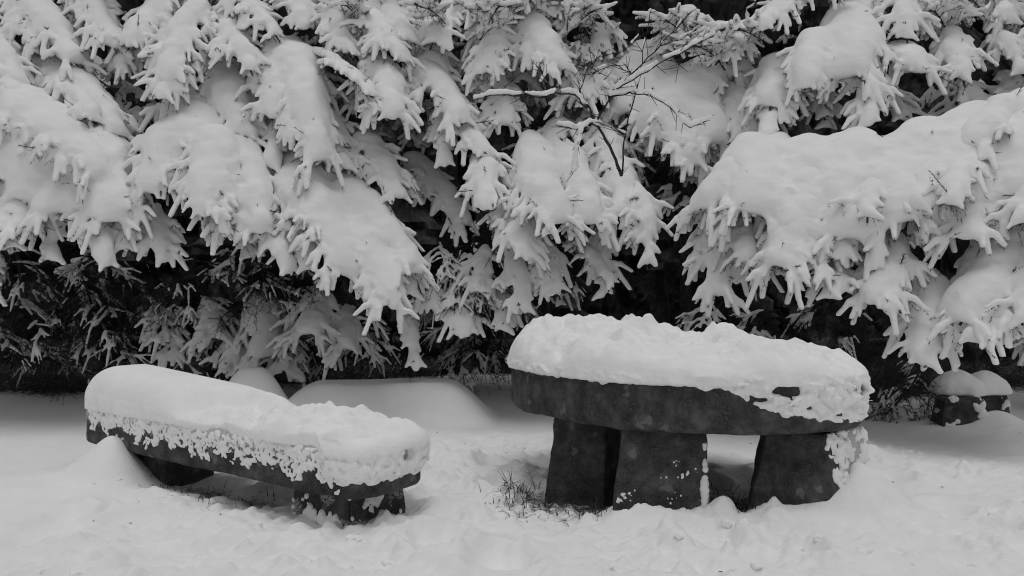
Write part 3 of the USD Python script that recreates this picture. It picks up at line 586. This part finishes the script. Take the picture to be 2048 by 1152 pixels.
# tree, root px py, tip px py, width px, depth of tip, depth of root, fatness, droop
BOUGHS = '''
L -60 190 200 350 260 6.9 7.7 1.6 .9
+ 20 200 40 400 280 6.8 7.6 2.0 1.0
+ 110 240 120 420 260 6.8 7.6 2.2 1.0
+ 200 275 215 440 230 6.8 7.5 2.0 1.0
L -90 330 50 470 230 6.7 7.5 1.7 1.0
L 110 350 105 530 120 6.9 7.3 .9 1.1
L 165 410 215 540 110 6.75 7.1 .9 1.1
L 235 400 245 505 100 6.9 7.3 .9 1.1
L 40 110 240 275 210 7.3 8.0 1.4 1.1
L 90 160 190 250 170 7.2 7.8 1.2 1.2
L 0 -30 150 125 260 7.6 8.3 1.8 1.1
L -70 -10 45 190 140 7.2 7.8 1.3 1.2
L -30 90 30 240 120 7.0 7.7 1.3 1.2
L 160 -40 230 100 150 7.7 8.3 1.3 1.1
L 60 190 230 300 150 7.4 8.1 1.8 .8
L 0 420 30 500 120 6.7 7.2 .9 1.0
M 340 -20 255 100 130 7.6 8.2 1.0 1.1
M 400 10 335 170 160 7.2 7.9 1.1 1.1
M 370 110 320 205 120 7.1 7.6 1.0 1.1
M 430 30 505 150 140 7.3 8.0 1.1 1.1
M 420 -40 560 85 130 7.6 8.3 .8 .9
M 350 80 230 140 140 7.8 8.3 1.3 1.0
M 360 195 470 440 320 6.9 7.9 1.8 1.0
+ 440 270 405 440 170 6.65 7.2 .9 1.1
+ 350 250 300 385 150 6.9 7.4 1.0 1.1
+ 470 280 520 470 160 6.8 7.5 1.0 1.1
M 315 420 330 530 120 7.0 7.4 .9 1.1
M 450 130 490 285 210 7.3 8.1 1.6 1.1
M 590 95 640 320 240 7.1 8.0 1.3 1.1
+ 560 90 545 240 130 7.3 8.0 1.2 1.1
M 620 105 745 190 90 7.2 7.8 .6 .9
M 555 240 545 340 80 7.2 7.6 .8 1.1
M 650 220 690 340 150 7.3 7.9 1.0 1.1
M 740 125 785 245 200 7.2 8.0 1.8 1.1
M 710 270 800 400 160 7.3 7.9 .8 1.1
M 560 330 690 550 260 6.8 7.7 1.7 1.0
+ 640 350 830 545 210 7.0 7.8 1.7 1.0
+ 690 460 785 625 150 6.7 7.2 .9 1.0
M 530 390 580 555 100 6.8 7.3 .8 1.1
M 600 440 615 545 100 6.8 7.2 .9 1.1
M 820 330 935 460 150 7.7 8.4 2.0 .8
M 780 480 830 600 110 7.1 7.6 .7 1.1
M 490 430 500 520 90 7.2 7.6 .6 1.1
N 720 30 810 130 140 7.5 8.2 .9 1.0
N 770 0 830 90 120 7.8 8.4 .8 1.0
N 830 120 925 250 200 7.4 8.2 1.3 1.1
N 890 210 975 325 140 7.3 8.0 .9 1.1
N 870 265 890 340 100 7.4 7.9 1.0 1.1
N 1000 20 960 150 170 7.6 8.3 .9 1.1
N 920 0 860 100 140 7.7 8.4 .7 1.0
N 890 -20 990 60 130 8.0 8.6 .7 .9
N 1030 30 1130 140 200 7.6 8.4 1.8 1.0
N 650 10 690 110 130 7.6 8.2 1.0 1.1
N 570 -40 610 60 140 7.8 8.4 1.0 1.1
N 700 -40 740 30 120 8.0 8.6 .6 .9
N 1060 -30 1110 40 120 8.2 8.8 .7 .8
N 1090 30 1180 60 90 8.1 8.6 .7 .5
N 960 130 1010 250 150 7.7 8.3 .8 1.1
N 820 40 890 160 150 7.9 8.5 .8 1.0
C 1060 280 1115 450 260 6.9 7.8 1.8 1.1
C 960 320 965 425 120 7.0 7.6 .9 1.1
+ 1120 300 1180 450 170 7.0 7.7 1.4 1.1
C 1010 400 1055 530 150 6.9 7.5 1.0 1.1
C 1230 330 1240 430 170 7.2 7.8 1.3 1.1
C 1270 370 1295 540 100 7.0 7.4 .6 1.1
C 1130 480 1230 585 120 7.1 7.6 .5 1.0
C 1200 460 1205 600 100 7.2 7.6 .5 1.1
C 1080 470 1120 600 120 7.1 7.5 .6 1.1
C 1020 500 1050 640 120 7.0 7.5 .6 1.1
C 920 590 935 680 100 7.2 7.6 .5 1.1
C 990 590 1010 675 90 7.2 7.6 .5 1.1
C 860 580 890 650 110 7.3 7.7 .4 1.0
C 805 620 830 750 80 7.3 7.6 .5 1.1
C 970 500 960 590 110 7.3 7.7 .4 1.0
C 1120 240 1090 320 160 7.6 8.1 .6 1.0
C 1200 250 1230 330 150 7.6 8.1 .5 1.0
K 1480 120 1290 245 210 7.7 8.5 2.0 .9
+ 1300 110 1250 220 260 7.9 8.6 2.2 .9
+ 1400 150 1340 260 280 7.7 8.5 2.2 .9
+ 1370 190 1430 285 220 7.5 8.3 2.0 1.0
+ 1300 220 1390 330 170 7.4 8.1 1.6 1.0
K 1230 60 1180 130 130 8.0 8.5 1.2 .9
K 1380 30 1320 110 130 8.0 8.6 .9 .8
K 1300 100 1240 160 120 8.0 8.5 1.4 .9
K 1460 190 1500 270 180 7.5 8.2 1.6 1.0
K 1420 60 1480 130 120 8.0 8.6 .9 .8
K 1230 140 1160 200 130 7.8 8.4 1.5 1.0
U 1690 40 1690 150 290 7.2 8.0 2.2 1.1
+ 1640 80 1610 180 110 7.1 7.7 .9 1.1
+ 1780 110 1840 150 120 7.2 7.8 .9 1.0
U 1740 140 1735 258 140 7.0 7.6 1.0 1.1
U 1610 0 1520 65 140 7.5 8.1 .9 1.0
U 1780 -40 1815 85 140 7.4 8.0 1.0 1.1
U 1570 130 1540 220 200 7.3 8.0 1.8 1.1
U 1550 220 1530 290 80 7.1 7.5 .9 1.1
U 1900 70 1930 175 130 7.2 7.8 1.0 1.1
U 1990 70 2045 150 120 7.4 8.0 .7 1.0
U 1960 -30 2020 50 150 7.8 8.4 .8 .9
U 2050 -20 2090 90 150 7.6 8.2 1.0 1.0
U 1880 -20 1890 60 140 7.8 8.4 .8 .9
U 1690 -40 1720 30 150 7.7 8.3 1.0 1.0
U 1500 60 1430 130 120 7.7 8.3 .9 .9
U 1600 170 1650 240 110 7.6 8.1 .4 1.0
U 1650 200 1655 260 90 7.7 8.1 .4 1.0
U 1780 180 1800 240 100 7.7 8.1 .4 1.0
U 1920 170 1960 235 130 7.7 8.1 .4 .8
U 2000 150 2040 230 120 7.6 8.1 .5 1.0
U 1460 190 1480 280 120 7.5 8.0 .8 1.0
R 1500 290 1500 420 330 6.4 7.2 2.0 1.0
+ 1610 300 1590 470 370 6.3 7.1 2.2 1.0
+ 1730 285 1690 460 370 6.2 7.0 2.2 1.0
+ 1840 265 1800 440 350 6.1 6.9 2.0 1.0
+ 1950 235 1920 400 350 6.1 6.9 2.0 1.0
+ 2060 220 2040 400 330 6.0 6.8 2.0 1.0
R 1570 300 1400 420 260 6.6 7.3 2.0 1.0
R 1430 410 1440 595 160 6.5 7.0 1.2 1.1
R 1640 330 1560 530 270 6.2 6.8 2.0 1.1
R 1700 400 1620 545 180 6.2 6.7 1.4 1.1
R 1480 440 1500 545 130 6.4 6.9 1.0 1.1
R 2080 220 1940 300 220 6.3 7.1 1.8 .9
R 1900 290 1835 420 190 6.0 6.7 1.1 1.1
R 1750 370 1735 445 110 6.0 6.4 .9 1.1
R 1980 350 1930 480 200 5.9 6.6 1.2 1.1
R 1930 330 1905 410 110 5.8 6.3 .9 1.1
R 1780 470 1740 610 170 6.0 6.5 1.1 1.1
R 1680 520 1660 600 110 6.1 6.5 .8 1.1
R 2030 430 1920 650 320 5.7 6.5 2.0 1.0
R 1860 560 1850 735 160 5.8 6.3 1.2 1.1
R 1990 550 1950 690 150 5.6 6.1 1.0 1.1
R 2070 500 2045 650 170 5.5 6.1 1.2 1.1
R 1560 480 1590 560 100 6.3 6.7 .8 1.1
R 2090 330 2040 450 200 5.7 6.4 1.3 1.1
N 900 60 830 10 110 7.6 7.9 .1 .2
N 960 80 1000 10 120 7.6 7.9 .1 .2
N 1110 90 1190 20 120 7.8 8.1 .3 .2
N 1010 60 1075 -10 120 7.8 8.1 .1 .2
K 1400 110 1330 40 130 7.8 8.1 .1 .2
K 1450 140 1370 90 120 7.6 7.9 .1 .2
U 1900 90 1860 20 130 7.6 7.9 .1 .2
U 1980 60 1930 -10 130 7.6 7.9 .1 .2
U 1540 90 1440 60 140 7.5 7.9 .2 .3
M 640 130 745 195 70 7.0 7.5 .3 .4
N 740 70 690 10 110 7.7 8.0 .1 .2
K 1210 90 1150 190 190 7.9 8.6 1.6 .9
'''
SHADE = '''
M 520 590 535 715 200 7.8 8.4 1.1 1.0 1
M 640 580 620 665 180 7.7 8.3 1.1 1.0 1
M 690 620 695 700 150 7.7 8.2 .9 1.0 1
M 410 600 440 680 150 7.9 8.4 .7 1.0 1
M 300 600 335 680 110 8.0 8.4 .3 1.0 .7
M 350 650 345 735 100 7.9 8.3 .3 1.0 .75
M 450 670 480 745 150 7.8 8.3 .8 .9 1
M 570 680 560 750 130 7.8 8.2 .4 1.0 .7
M 730 640 750 740 110 7.8 8.2 .3 1.0 .55
L 20 590 90 680 180 7.9 8.5 .3 .8 .45
L 130 600 170 690 150 8.0 8.5 .2 .9 .4
L 200 600 260 680 150 8.0 8.5 .2 .9 .4
L -40 620 20 700 150 7.9 8.4 .3 .9 .45
L 60 530 120 600 160 8.0 8.6 .2 .8 .3
L 200 530 290 590 160 8.1 8.6 .2 .7 .3
M 420 530 330 580 140 8.1 8.6 .2 .7 .3
M 470 540 560 590 160 8.1 8.6 .2 .7 .35
L -20 650 40 730 220 8.2 8.9 .1 .7 .12
L 120 650 170 735 220 8.3 8.9 .1 .7 .12
L 230 650 270 735 200 8.3 8.9 .1 .7 .15
M 400 640 380 725 200 8.4 9.0 .1 .8 .2
M 480 610 520 690 200 8.4 9.0 .1 .8 .2
M 780 610 760 720 200 8.4 9.0 .1 .8 .2
M 850 640 860 725 180 8.4 9.0 .1 .8 .2
N 930 630 950 715 180 8.4 9.0 .1 .8 .2
N 1010 620 1000 700 180 8.4 9.0 .1 .8 .2
C 1360 480 1370 600 180 8.3 8.9 .1 .8 .1
C 1330 560 1340 650 180 8.3 8.9 .1 .8 .1
L -60 560 60 640 240 8.2 8.9 .1 .7 .1
L 150 560 180 650 240 8.2 8.9 .1 .7 .1
M 300 560 290 650 240 8.2 8.9 .1 .7 .1
U 1120 630 1130 735 220 9.0 9.6 .1 .8 .1
U 1240 640 1250 745 220 9.0 9.6 .1 .8 .1
U 1360 640 1350 740 220 9.0 9.6 .1 .8 .1
U 1480 640 1500 740 220 9.0 9.6 .1 .8 .1
U 1600 650 1610 745 220 9.0 9.6 .1 .8 .1
R 1720 640 1740 745 220 8.8 9.4 .1 .8 .1
R 1840 640 1850 745 220 8.8 9.4 .1 .8 .1
R 1960 640 1950 745 220 8.8 9.4 .1 .8 .1
R 2070 640 2040 745 220 8.8 9.4 .1 .8 .1
R 1900 560 1880 680 240 8.6 9.2 .1 .8 .1
R 1700 560 1690 680 240 8.6 9.2 .1 .8 .1
R 1500 560 1490 680 240 8.6 9.2 .1 .8 .1
C 880 490 900 560 150 7.4 7.9 .2 1.0 .6
C 950 480 930 580 150 7.4 7.9 .2 1.0 .6
C 900 540 920 630 150 7.3 7.8 .2 1.0 .6
C 980 540 960 630 110 7.3 7.7 .2 1.0 .6
R 1420 610 1400 660 130 7.4 7.9 .2 1.0 .5
R 1560 620 1500 680 150 7.4 7.9 .2 .9 .35
R 1700 590 1640 680 180 7.2 7.9 .2 .9 .3
R 1800 660 1750 760 200 7.0 7.8 .1 .8 .22
R 1900 680 1810 800 220 7.2 7.9 .1 .8 .22
R 1840 750 1770 830 180 7.4 8.0 .1 .8 .3
U 1560 270 1620 320 160 7.9 8.5 .2 .8 .4
U 1700 280 1680 330 180 8.0 8.5 .2 .8 .3
U 1820 260 1880 310 180 8.0 8.5 .2 .8 .3
U 1960 240 1990 290 160 8.0 8.5 .2 .8 .3
K 1230 280 1200 340 160 8.0 8.4 .2 .9 .5
N 1080 250 1060 300 160 8.0 8.5 .2 .9 .5
N 740 290 770 350 130 8.0 8.5 .2 .9 .4
M 560 560 640 600 140 8.0 8.4 .2 .8 .4
'''
groups = []
for k, ln in enumerate(BOUGHS.split('\n')):
    if not ln.strip(): continue
    w = ln.split(); rx, ry, tx, ty, wd, Yt, Yr, fat, dr = map(float, w[1:])
    spec = (at(rx, ry, Yr), at(tx, ty, Yt), wd / FPX * Yt * (.92 if w[0] in 'R+' else .82), fat, dr)
    if w[0] == '+': groups[-1][2].append(spec)
    else: groups.append((w[0], 100 + k, [spec]))
for key, sd, specs in groups: add_bough(TREES[key][0], specs, sd, .16)
for k, ln in enumerate(SHADE.split('\n')):
    if not ln.strip(): continue
    w = ln.split(); f = list(map(float, w[1:]))
    rx, ry, tx, ty, wd, Yt, Yr, fat, dr, sn = f
    add_bough(TREES[w[0]][0], [(at(rx, ry, Yr), at(tx, ty, Yt), wd / FPX * Yt, fat, dr)], 400 + k, .12, r0=.023 if sn > .6 else .013, snow=sn, h=.014 if sn > .6 else .011, nd=170)

FILL = np.random.default_rng(77)
OWNER = [(-50, 280, 'L'), (280, 700, 'M'), (700, 960, 'N'), (960, 1200, 'C'), (1200, 1450, 'K'), (1450, 1800, 'U'), (1800, 2100, 'R')]
for k in range(130):
    px = FILL.uniform(-40, 2090); py = FILL.uniform(-60, 560)
    if (1150 < px < 1460 and py < 90) or (1460 < px and 150 < py < 330) or (770 < px < 960 and 200 < py < 350) or (1230 < px < 1400 and py > 330) or (py > 420 and FILL.random() < .6): continue
    key = [o[2] for o in OWNER if o[0] <= px <= o[1]][0]
    if key == 'R' and py < 200: key = 'U'
    if key == 'C' and py < 230: key = 'N'
    Yd = FILL.uniform(7.9, 8.6)
    add_bough(TREES[key][0], [(at(px + FILL.normal() * 30, py, Yd + .6), at(px + FILL.normal() * 50, py + FILL.uniform(60, 120), Yd), FILL.uniform(110, 190) / FPX * Yd, FILL.choice([.15, .2, .6]), 1.0)], 1000 + k, .14, r0=.021, snow=FILL.choice([.2, .3, .35, .45, .6]), h=.016, nd=150)

for k in range(60):                                                # a dim tangle of dusted twigs low down
    px = FILL.uniform(-30, 1250); py = FILL.uniform(470, 690); Yd = FILL.uniform(7.9, 8.7)
    key = 'L' if px < 260 else 'M' if px < 760 else 'C' if px > 980 else 'N'
    tx = px + FILL.normal() * 70; ty = min(py + FILL.uniform(30, 100), 745)
    add_bough(TREES[key][0], [(at(px, py, Yd + .5), at(tx, ty, Yd), FILL.uniform(110, 200) / FPX * Yd, .1, .7)], 2000 + k, .12, r0=.0125, snow=FILL.uniform(.3, .5), h=.0115, nd=150)

for k in range(95):                                                # the same crowns beyond the picture's edges
    side = k % 3
    if side == 0: px, py = FILL.uniform(-620, -110), FILL.uniform(-250, 520)
    elif side == 1: px, py = FILL.uniform(2150, 2750), FILL.uniform(-250, 540)
    else: px, py = FILL.uniform(-200, 2300), FILL.uniform(-420, -110)
    key = 'L' if px < 250 else 'M' if px < 720 else 'N' if px < 1150 else 'K' if px < 1400 else 'U' if py < 150 else 'R'
    Yd = (FILL.uniform(7.3, 8.3) if side == 2 else FILL.uniform(6.6, 7.8)) + max(0, -py) * .002
    add_bough(TREES[key][0], [(at(px + FILL.normal() * 30, py, Yd + .8), at(px + FILL.normal() * 40, py + FILL.uniform(110, 180), Yd), FILL.uniform(170, 280) / FPX * Yd, FILL.uniform(.9, 1.8), 1.0)], 3000 + k, .16, h=.024, nd=80)

# dark needle sprays deep inside the crowns
def spray(seed, L=1.0, W=.8, nd=90):
    rng = np.random.default_rng(seed)
    A, B, RA, RB, lv = skeleton((0, 0, 0), (0, -L, -.25 * L), W, rng, 0, .1, .7, sparse=1.3)
    m = lv < 2
    return join(tubes(A[m], B[m], np.full(m.sum(), .006), np.full(m.sum(), .005), 3), needles(A, B, nd, .035, .006, rng))
protos = UsdGeom.Scope.Define(stage, '/World/Looks/sprays')
stage.GetPrimAtPath('/World/Looks/sprays').SetSpecifier(Sdf.SpecifierClass)
SP = []
for k in range(4):
    usdkit.mesh(stage, f'/World/Looks/sprays/spray_{k}', spray(900 + k), NEEDLE)
    SP.append(f'/World/Looks/sprays/spray_{k}')
for k in range(4): usdkit.mesh(stage, f'/World/Looks/sprays/far_spray_{k}', spray(950 + k, nd=110), FROST)
SPF = [f'/World/Looks/sprays/far_spray_{k}' for k in range(4)]
def quat(Rm):
    q = Gf.Matrix3d(*[float(x) for x in Rm.T.ravel()]).ExtractRotation().GetQuat()
    return Gf.Quath(float(q.GetReal()), *[float(x) for x in q.GetImaginary()])
def inner_sprays(parent, base, height, n, rad, seed, name='inner_twigs', zmin=.15, SP=SP):
    rng = np.random.default_rng(seed)
    pi = UsdGeom.PointInstancer.Define(stage, path_for(name, parent))
    pos, ori, sc = [], [], []
    for k in range(n):
        t = rng.random() ** 1.35; z = base[2] + .1 + zmin + t * height * .95
        a = rng.uniform(0, 2 * math.pi)
        d = np.array([math.cos(a), math.sin(a), rng.uniform(-.35, .1)]); d = nrm(d)
        s = np.cross(d, UP); s = nrm(s); u = np.cross(s, d)
        Rm = np.stack([s, -d, u], 1)
        r = rng.uniform(0, .35) * rad * (1 - t)
        pos.append(Gf.Vec3f(base[0] + d[0] * r, base[1] + d[1] * r, z)); ori.append(quat(Rm)); q = rad * (1.05 - t * .8) * rng.uniform(.6, .95); sc.append(Gf.Vec3f(q, q, q))
    pi.CreatePrototypesRel().SetTargets([Sdf.Path(p) for p in SP])
    pi.CreateProtoIndicesAttr(Vt.IntArray([int(x) for x in rng.integers(0, len(SP), n)]))
    pi.CreatePositionsAttr(pos); pi.CreateOrientationsAttr(ori); pi.CreateScalesAttr(sc)
    tag(pi.GetPrim(), kind='stuff')
for k, (key, n, rad) in enumerate((('L', 280, 1.3), ('M', 340, 1.4), ('N', 300, 1.3), ('C', 150, .9), ('K', 220, 1.2), ('U', 320, 1.4), ('R', 260, 1.2))):
    t_, base, hgt = TREES[key]
    inner_sprays(t_, base, hgt, n, rad, 950 + k)

# dark spruces further back
def back_tree(x, y, hgt, seed, first=[None]):
    z = float(ground_z(x, y)) - .1
    if first[0] is None:
        t_ = thing('background_spruce', 'dark spruce standing behind the row of snowy spruces', 'tree', (x, y, z), 'dark spruces behind')
        n = 6; zs = np.linspace(0, hgt, n + 1); A = np.array([[0, 0, q] for q in zs[:-1]]); B = np.array([[0, 0, q] for q in zs[1:]])
        rr = np.linspace(.16, .02, n + 1); obj('trunk', tubes(A, B, rr[:-1], rr[1:], 8), BARK, t_)
        cone_ = trimesh.creation.cone(radius=.8, height=hgt * 1.0, sections=40)
        v, f = trimesh.remesh.subdivide_to_size(cone_.vertices, cone_.faces, .11)
        rad = np.linalg.norm(v[:, :2], axis=1, keepdims=True) + 1e-6
        v = v + np.hstack([v[:, :2] / rad, 0 * rad]) * ((meshkit.fbm(v * 2.2, 3, 5) - .5) * 1.1 + (meshkit.fbm(v * 9, 3, 6) - .5) * .5)[:, None]; v[:, 2] += .35
        obj('inner_crown', (v, f), FROST, t_, smooth=False)
        inner_sprays(t_, np.zeros(3), hgt, 1900, 2.0, 33, 'crown', SP=SPF)
        first[0] = t_; return
    x_ = UsdGeom.Xform.Define(stage, path_for('background_spruce', None))
    x_.AddTranslateOp().Set(Gf.Vec3d(x, y, z)); x_.AddRotateZOp().Set(float(seed * 77 % 360))
    p_ = x_.GetPrim(); p_.GetReferences().AddInternalReference(first[0].GetPath()); p_.SetInstanceable(True)
    tag(p_, 'dark spruce standing behind the row of snowy spruces', 'tree', 'dark spruces behind')
for k, (x, y) in enumerate([(-6.8, 11.2), (-4.9, 11.8), (-3.0, 11.3), (-1.3, 12.2), (.3, 11.6), (1.5, 12.6), (2.6, 11.7), (4.2, 12.4), (5.6, 11.4), (7.3, 11.9), (-5.8, 13.6), (-2.1, 13.8), (.6, 14.2), (3.3, 14.0), (6.4, 13.7), (-8.3, 12.2), (8.8, 12.5)]):
    back_tree(x, y, 13.0, k)

# ------------------------------------------------------------------ the bare shrub
shrub = thing('bare_shrub', 'leafless shrub with thin dark twigs rising through the snow at centre', 'shrub')
SHR = [  # polylines px, py (depth), radius mm at start and end, snow on it
    ([(1243, 352, 6.75), (1232, 320, 6.75), (1212, 282, 6.72), (1192, 245, 6.7), (1170, 205, 6.7), (1160, 180, 6.7)], 14, 6, .3),
    ([(1243, 352, 6.75), (1246, 300, 6.7), (1254, 250, 6.68), (1268, 200, 6.66), (1275, 168, 6.66)], 8, 4, .4),
    ([(1195, 240, 6.7), (1215, 205, 6.65), (1245, 165, 6.6), (1285, 128, 6.6), (1320, 92, 6.58), (1352, 60, 6.6), (1385, 20, 6.6)], 8, 3, .45),
    ([(1232, 180, 6.62), (1280, 150, 6.55), (1330, 120, 6.5), (1390, 90, 6.5), (1428, 72, 6.5)], 5, 3, 1),
    ([(1222, 195, 6.63), (1260, 185, 6.6), (1300, 190, 6.5), (1340, 215, 6.45), (1380, 256, 6.45), (1420, 240, 6.45)], 6, 2, 1),
    ([(1175, 215, 6.7), (1150, 190, 6.65), (1110, 185, 6.6), (1080, 195, 6.55), (1040, 192, 6.5), (1000, 190, 6.5), (950, 200, 6.5)], 7, 3, 1),
    ([(1200, 255, 6.7), (1180, 247, 6.6), (1165, 258, 6.55), (1155, 290, 6.5), (1150, 330, 6.5), (1143, 350, 6.5)], 6, 3, 1),
    ([(1170, 254, 6.58), (1145, 258, 6.5), (1118, 252, 6.48)], 4, 2, 1),
    ([(1285, 128, 6.6), (1295, 60, 6.6), (1305, 10, 6.62)], 4, 2, .3),
    ([(1262, 145, 6.6), (1225, 130, 6.55), (1180, 150, 6.55), (1160, 125, 6.55)], 4, 2, .2),
    ([(1262, 145, 6.6), (1245, 125, 6.6)], 3, 2, 0),
    ([(1320, 92, 6.58), (1360, 80, 6.55), (1395, 60, 6.55)], 4, 2, .4),
    ([(1212, 152, 6.58), (1185, 135, 6.55), (1152, 128, 6.5)], 3, 2, 0),
    ([(1110, 185, 6.6), (1085, 150, 6.55), (1072, 132, 6.55)], 4, 2, 0),
    ([(1160, 180, 6.7), (1172, 140, 6.7), (1195, 115, 6.68), (1240, 105, 6.6), (1300, 60, 6.6)], 5, 2, .5),
    ([(1250, 270, 6.68), (1210, 250, 6.6), (1190, 245, 6.6)], 3, 2, .3),
    ([(1340, 120, 6.5), (1360, 128, 6.45), (1350, 135, 6.45)], 2, 2, 0),
]
A, B, RA, RB, sn, own = [], [], [], [], [], []
srng = np.random.default_rng(8)
for kk_, (pts, r0_, r1_, s_) in enumerate(SHR):
    P = [at(*q) for q in pts]
    fine_ = []
    for a, b_ in zip(P[:-1], P[1:]):
        for q in range(3): fine_.append(a + (b_ - a) * q / 3 + srng.normal(size=3) * .006 * (q > 0))
    fine_.append(P[-1]); n = len(fine_) - 1
    for i in range(n):
        ra, rb = (r0_ + (r1_ - r0_) * i / n) / 1000, (r0_ + (r1_ - r0_) * (i + 1) / n) / 1000
        A.append(fine_[i]); B.append(fine_[i + 1]); RA.append(ra); RB.append(rb); sn.append(s_); own.append(kk_)
        for _tw in range(int(srng.random() < .7) + int(srng.random() < .45)):                        # short side twigs
            d = nrm(fine_[i + 1] - fine_[i]); q = fine_[i] + nrm(d + srng.normal(size=3) * .7 + UP * .3) * srng.uniform(.04, .15)
            A.append(fine_[i]); B.append(q); RA.append(.003); RB.append(.0018); sn.append(0); own.append(kk_)
A, B, RA, RB, sn, own = map(np.array, (A, B, RA, RB, sn, own))
for k in range(len(SHR)): obj('branch', tubes(A[own == k], B[own == k], RA[own == k], RB[own == k], 6), BARK, shrub)
kp = srng.random(len(A)) < sn * .88
off = np.array([0, 0, .02]) + RA[kp][:, None] * UP
obj('snow_load', blob_mesh(A[kp] + off, B[kp] + off, np.where(sn[kp] > .9, .016, .009) * srng.uniform(.6, 1.3, kp.sum()), np.where(sn[kp] > .9, .016, .009), .0095, .008, 1.3, .012, 5), SNOW_T, shrub)

# ------------------------------------------------------------------ grass and snow clods
def grass_tufts(label, spots, seed):
    rng = np.random.default_rng(seed); v, f = [], []
    for cx, cy, sx, sy, n, lmin, lmax in spots:
        for _ in range(n):
            x, y = rng.normal(cx, sx), rng.normal(cy, sy)
            z = float(ground_z(x, y)) - .01
            L = rng.uniform(lmin, lmax); a = rng.uniform(0, 2 * math.pi); lean = rng.uniform(.2, 2.6)
            p = np.array([x, y, z]); d = np.array([math.cos(a) * lean, math.sin(a) * lean, 1.0]); d = nrm(d)
            s = np.array([-math.sin(a), math.cos(a), 0]) * .0028; o = len(v)
            for q in range(5):
                w = 1 - q / 4.2
                v += [p + s * w, p - s * w]
                p = p + d * L / 4; d = nrm(d - UP * rng.uniform(.2, .7))
            for q in range(4):
                i_ = o + 2 * q; f += [(i_, i_ + 1, i_ + 3), (i_, i_ + 3, i_ + 2)]
    tag(obj('grass', (np.array(v), np.array(f)), GRASS, smooth=False), label, 'grass', kind='stuff')
grass_tufts('dry grass blades poking through the snow beside and below the stone table', [(.10, 4.72, .09, .14, 280, .08, .22), (.32, 4.42, .16, .08, 240, .05, .16), (1.14, 4.5, .07, .12, 130, .07, .2), (.05, 4.45, .12, .1, 25, .05, .12), (1.2, 4.75, .1, .1, 60, .1, .3)], 3)
c_ = BN + BU * 1.05 + BV * .1
grass_tufts('dry grass blades sticking out of the snow below the stone bench', [(c_[0], c_[1], .16, .08, 60, .07, .18), (c_[0] - .35, c_[1] + .3, .2, .08, 50, .06, .15)], 4)
lr_ = np.random.default_rng(21); A_, B_ = [], []
for k in range(60):
    x, y = lr_.uniform(-3.6, 4.2), lr_.uniform(3.3, 8.0)
    if poly_dist(BP, np.array([x]), np.array([y]))[0] < .05 or poly_dist(TP, np.array([x]), np.array([y]))[0] < .05 or gauss(x, y, -2.2, 7.25, .6) + ridge(np.array(x), np.array(y)) > .05: continue
    a_ = lr_.uniform(0, math.pi); q = np.array([math.cos(a_), math.sin(a_), 0]) * lr_.uniform(.004, .013); c = np.array([x, y, float(ground_z(x, y)) + .003])
    A_.append(c - q); B_.append(c + q)
A_, B_ = np.array(A_), np.array(B_)
tag(obj('needle_litter', tubes(A_, B_, np.full(len(A_), .0022), np.full(len(A_), .0015), 4), BARK, smooth=False), 'dark bits of twig and needle fallen on the snow', 'litter', kind='stuff')
cr = np.random.default_rng(12); A, RA = [], []
for k in range(300):
    x, y = cr.uniform(-2.4, 3.4), cr.uniform(3.25, 6.2)
    if meshkit.noise(np.array([[x * 1.6, y * 1.6, 3.0]]), 4)[0] < .5: continue
    if poly_dist(BP, np.array([x]), np.array([y]))[0] < .1 or poly_dist(TP, np.array([x]), np.array([y]))[0] < -.1: continue
    r = cr.uniform(.008, .026) * (1 if cr.random() < .85 else 1.5); A.append((x, y, float(ground_z(x, y)) - r * .15)); RA.append(r)
vs, fs, o = [], [], 0
ico = trimesh.creation.icosphere(2)
for (p, r) in zip(A, RA):
    v = ico.vertices * (1 + .9 * (meshkit.noise(ico.vertices * 1.7 + np.array(p) * 50, 3) - .5))[:, None] * r * [1.1, 1, .8] + p
    vs.append(v); fs.append(ico.faces + o); o += len(v)
tag(obj('snow_clods', (np.vstack(vs), np.vstack(fs)), SNOW), 'small crumbs and clods of trampled snow scattered over the ground', 'snow', kind='stuff')
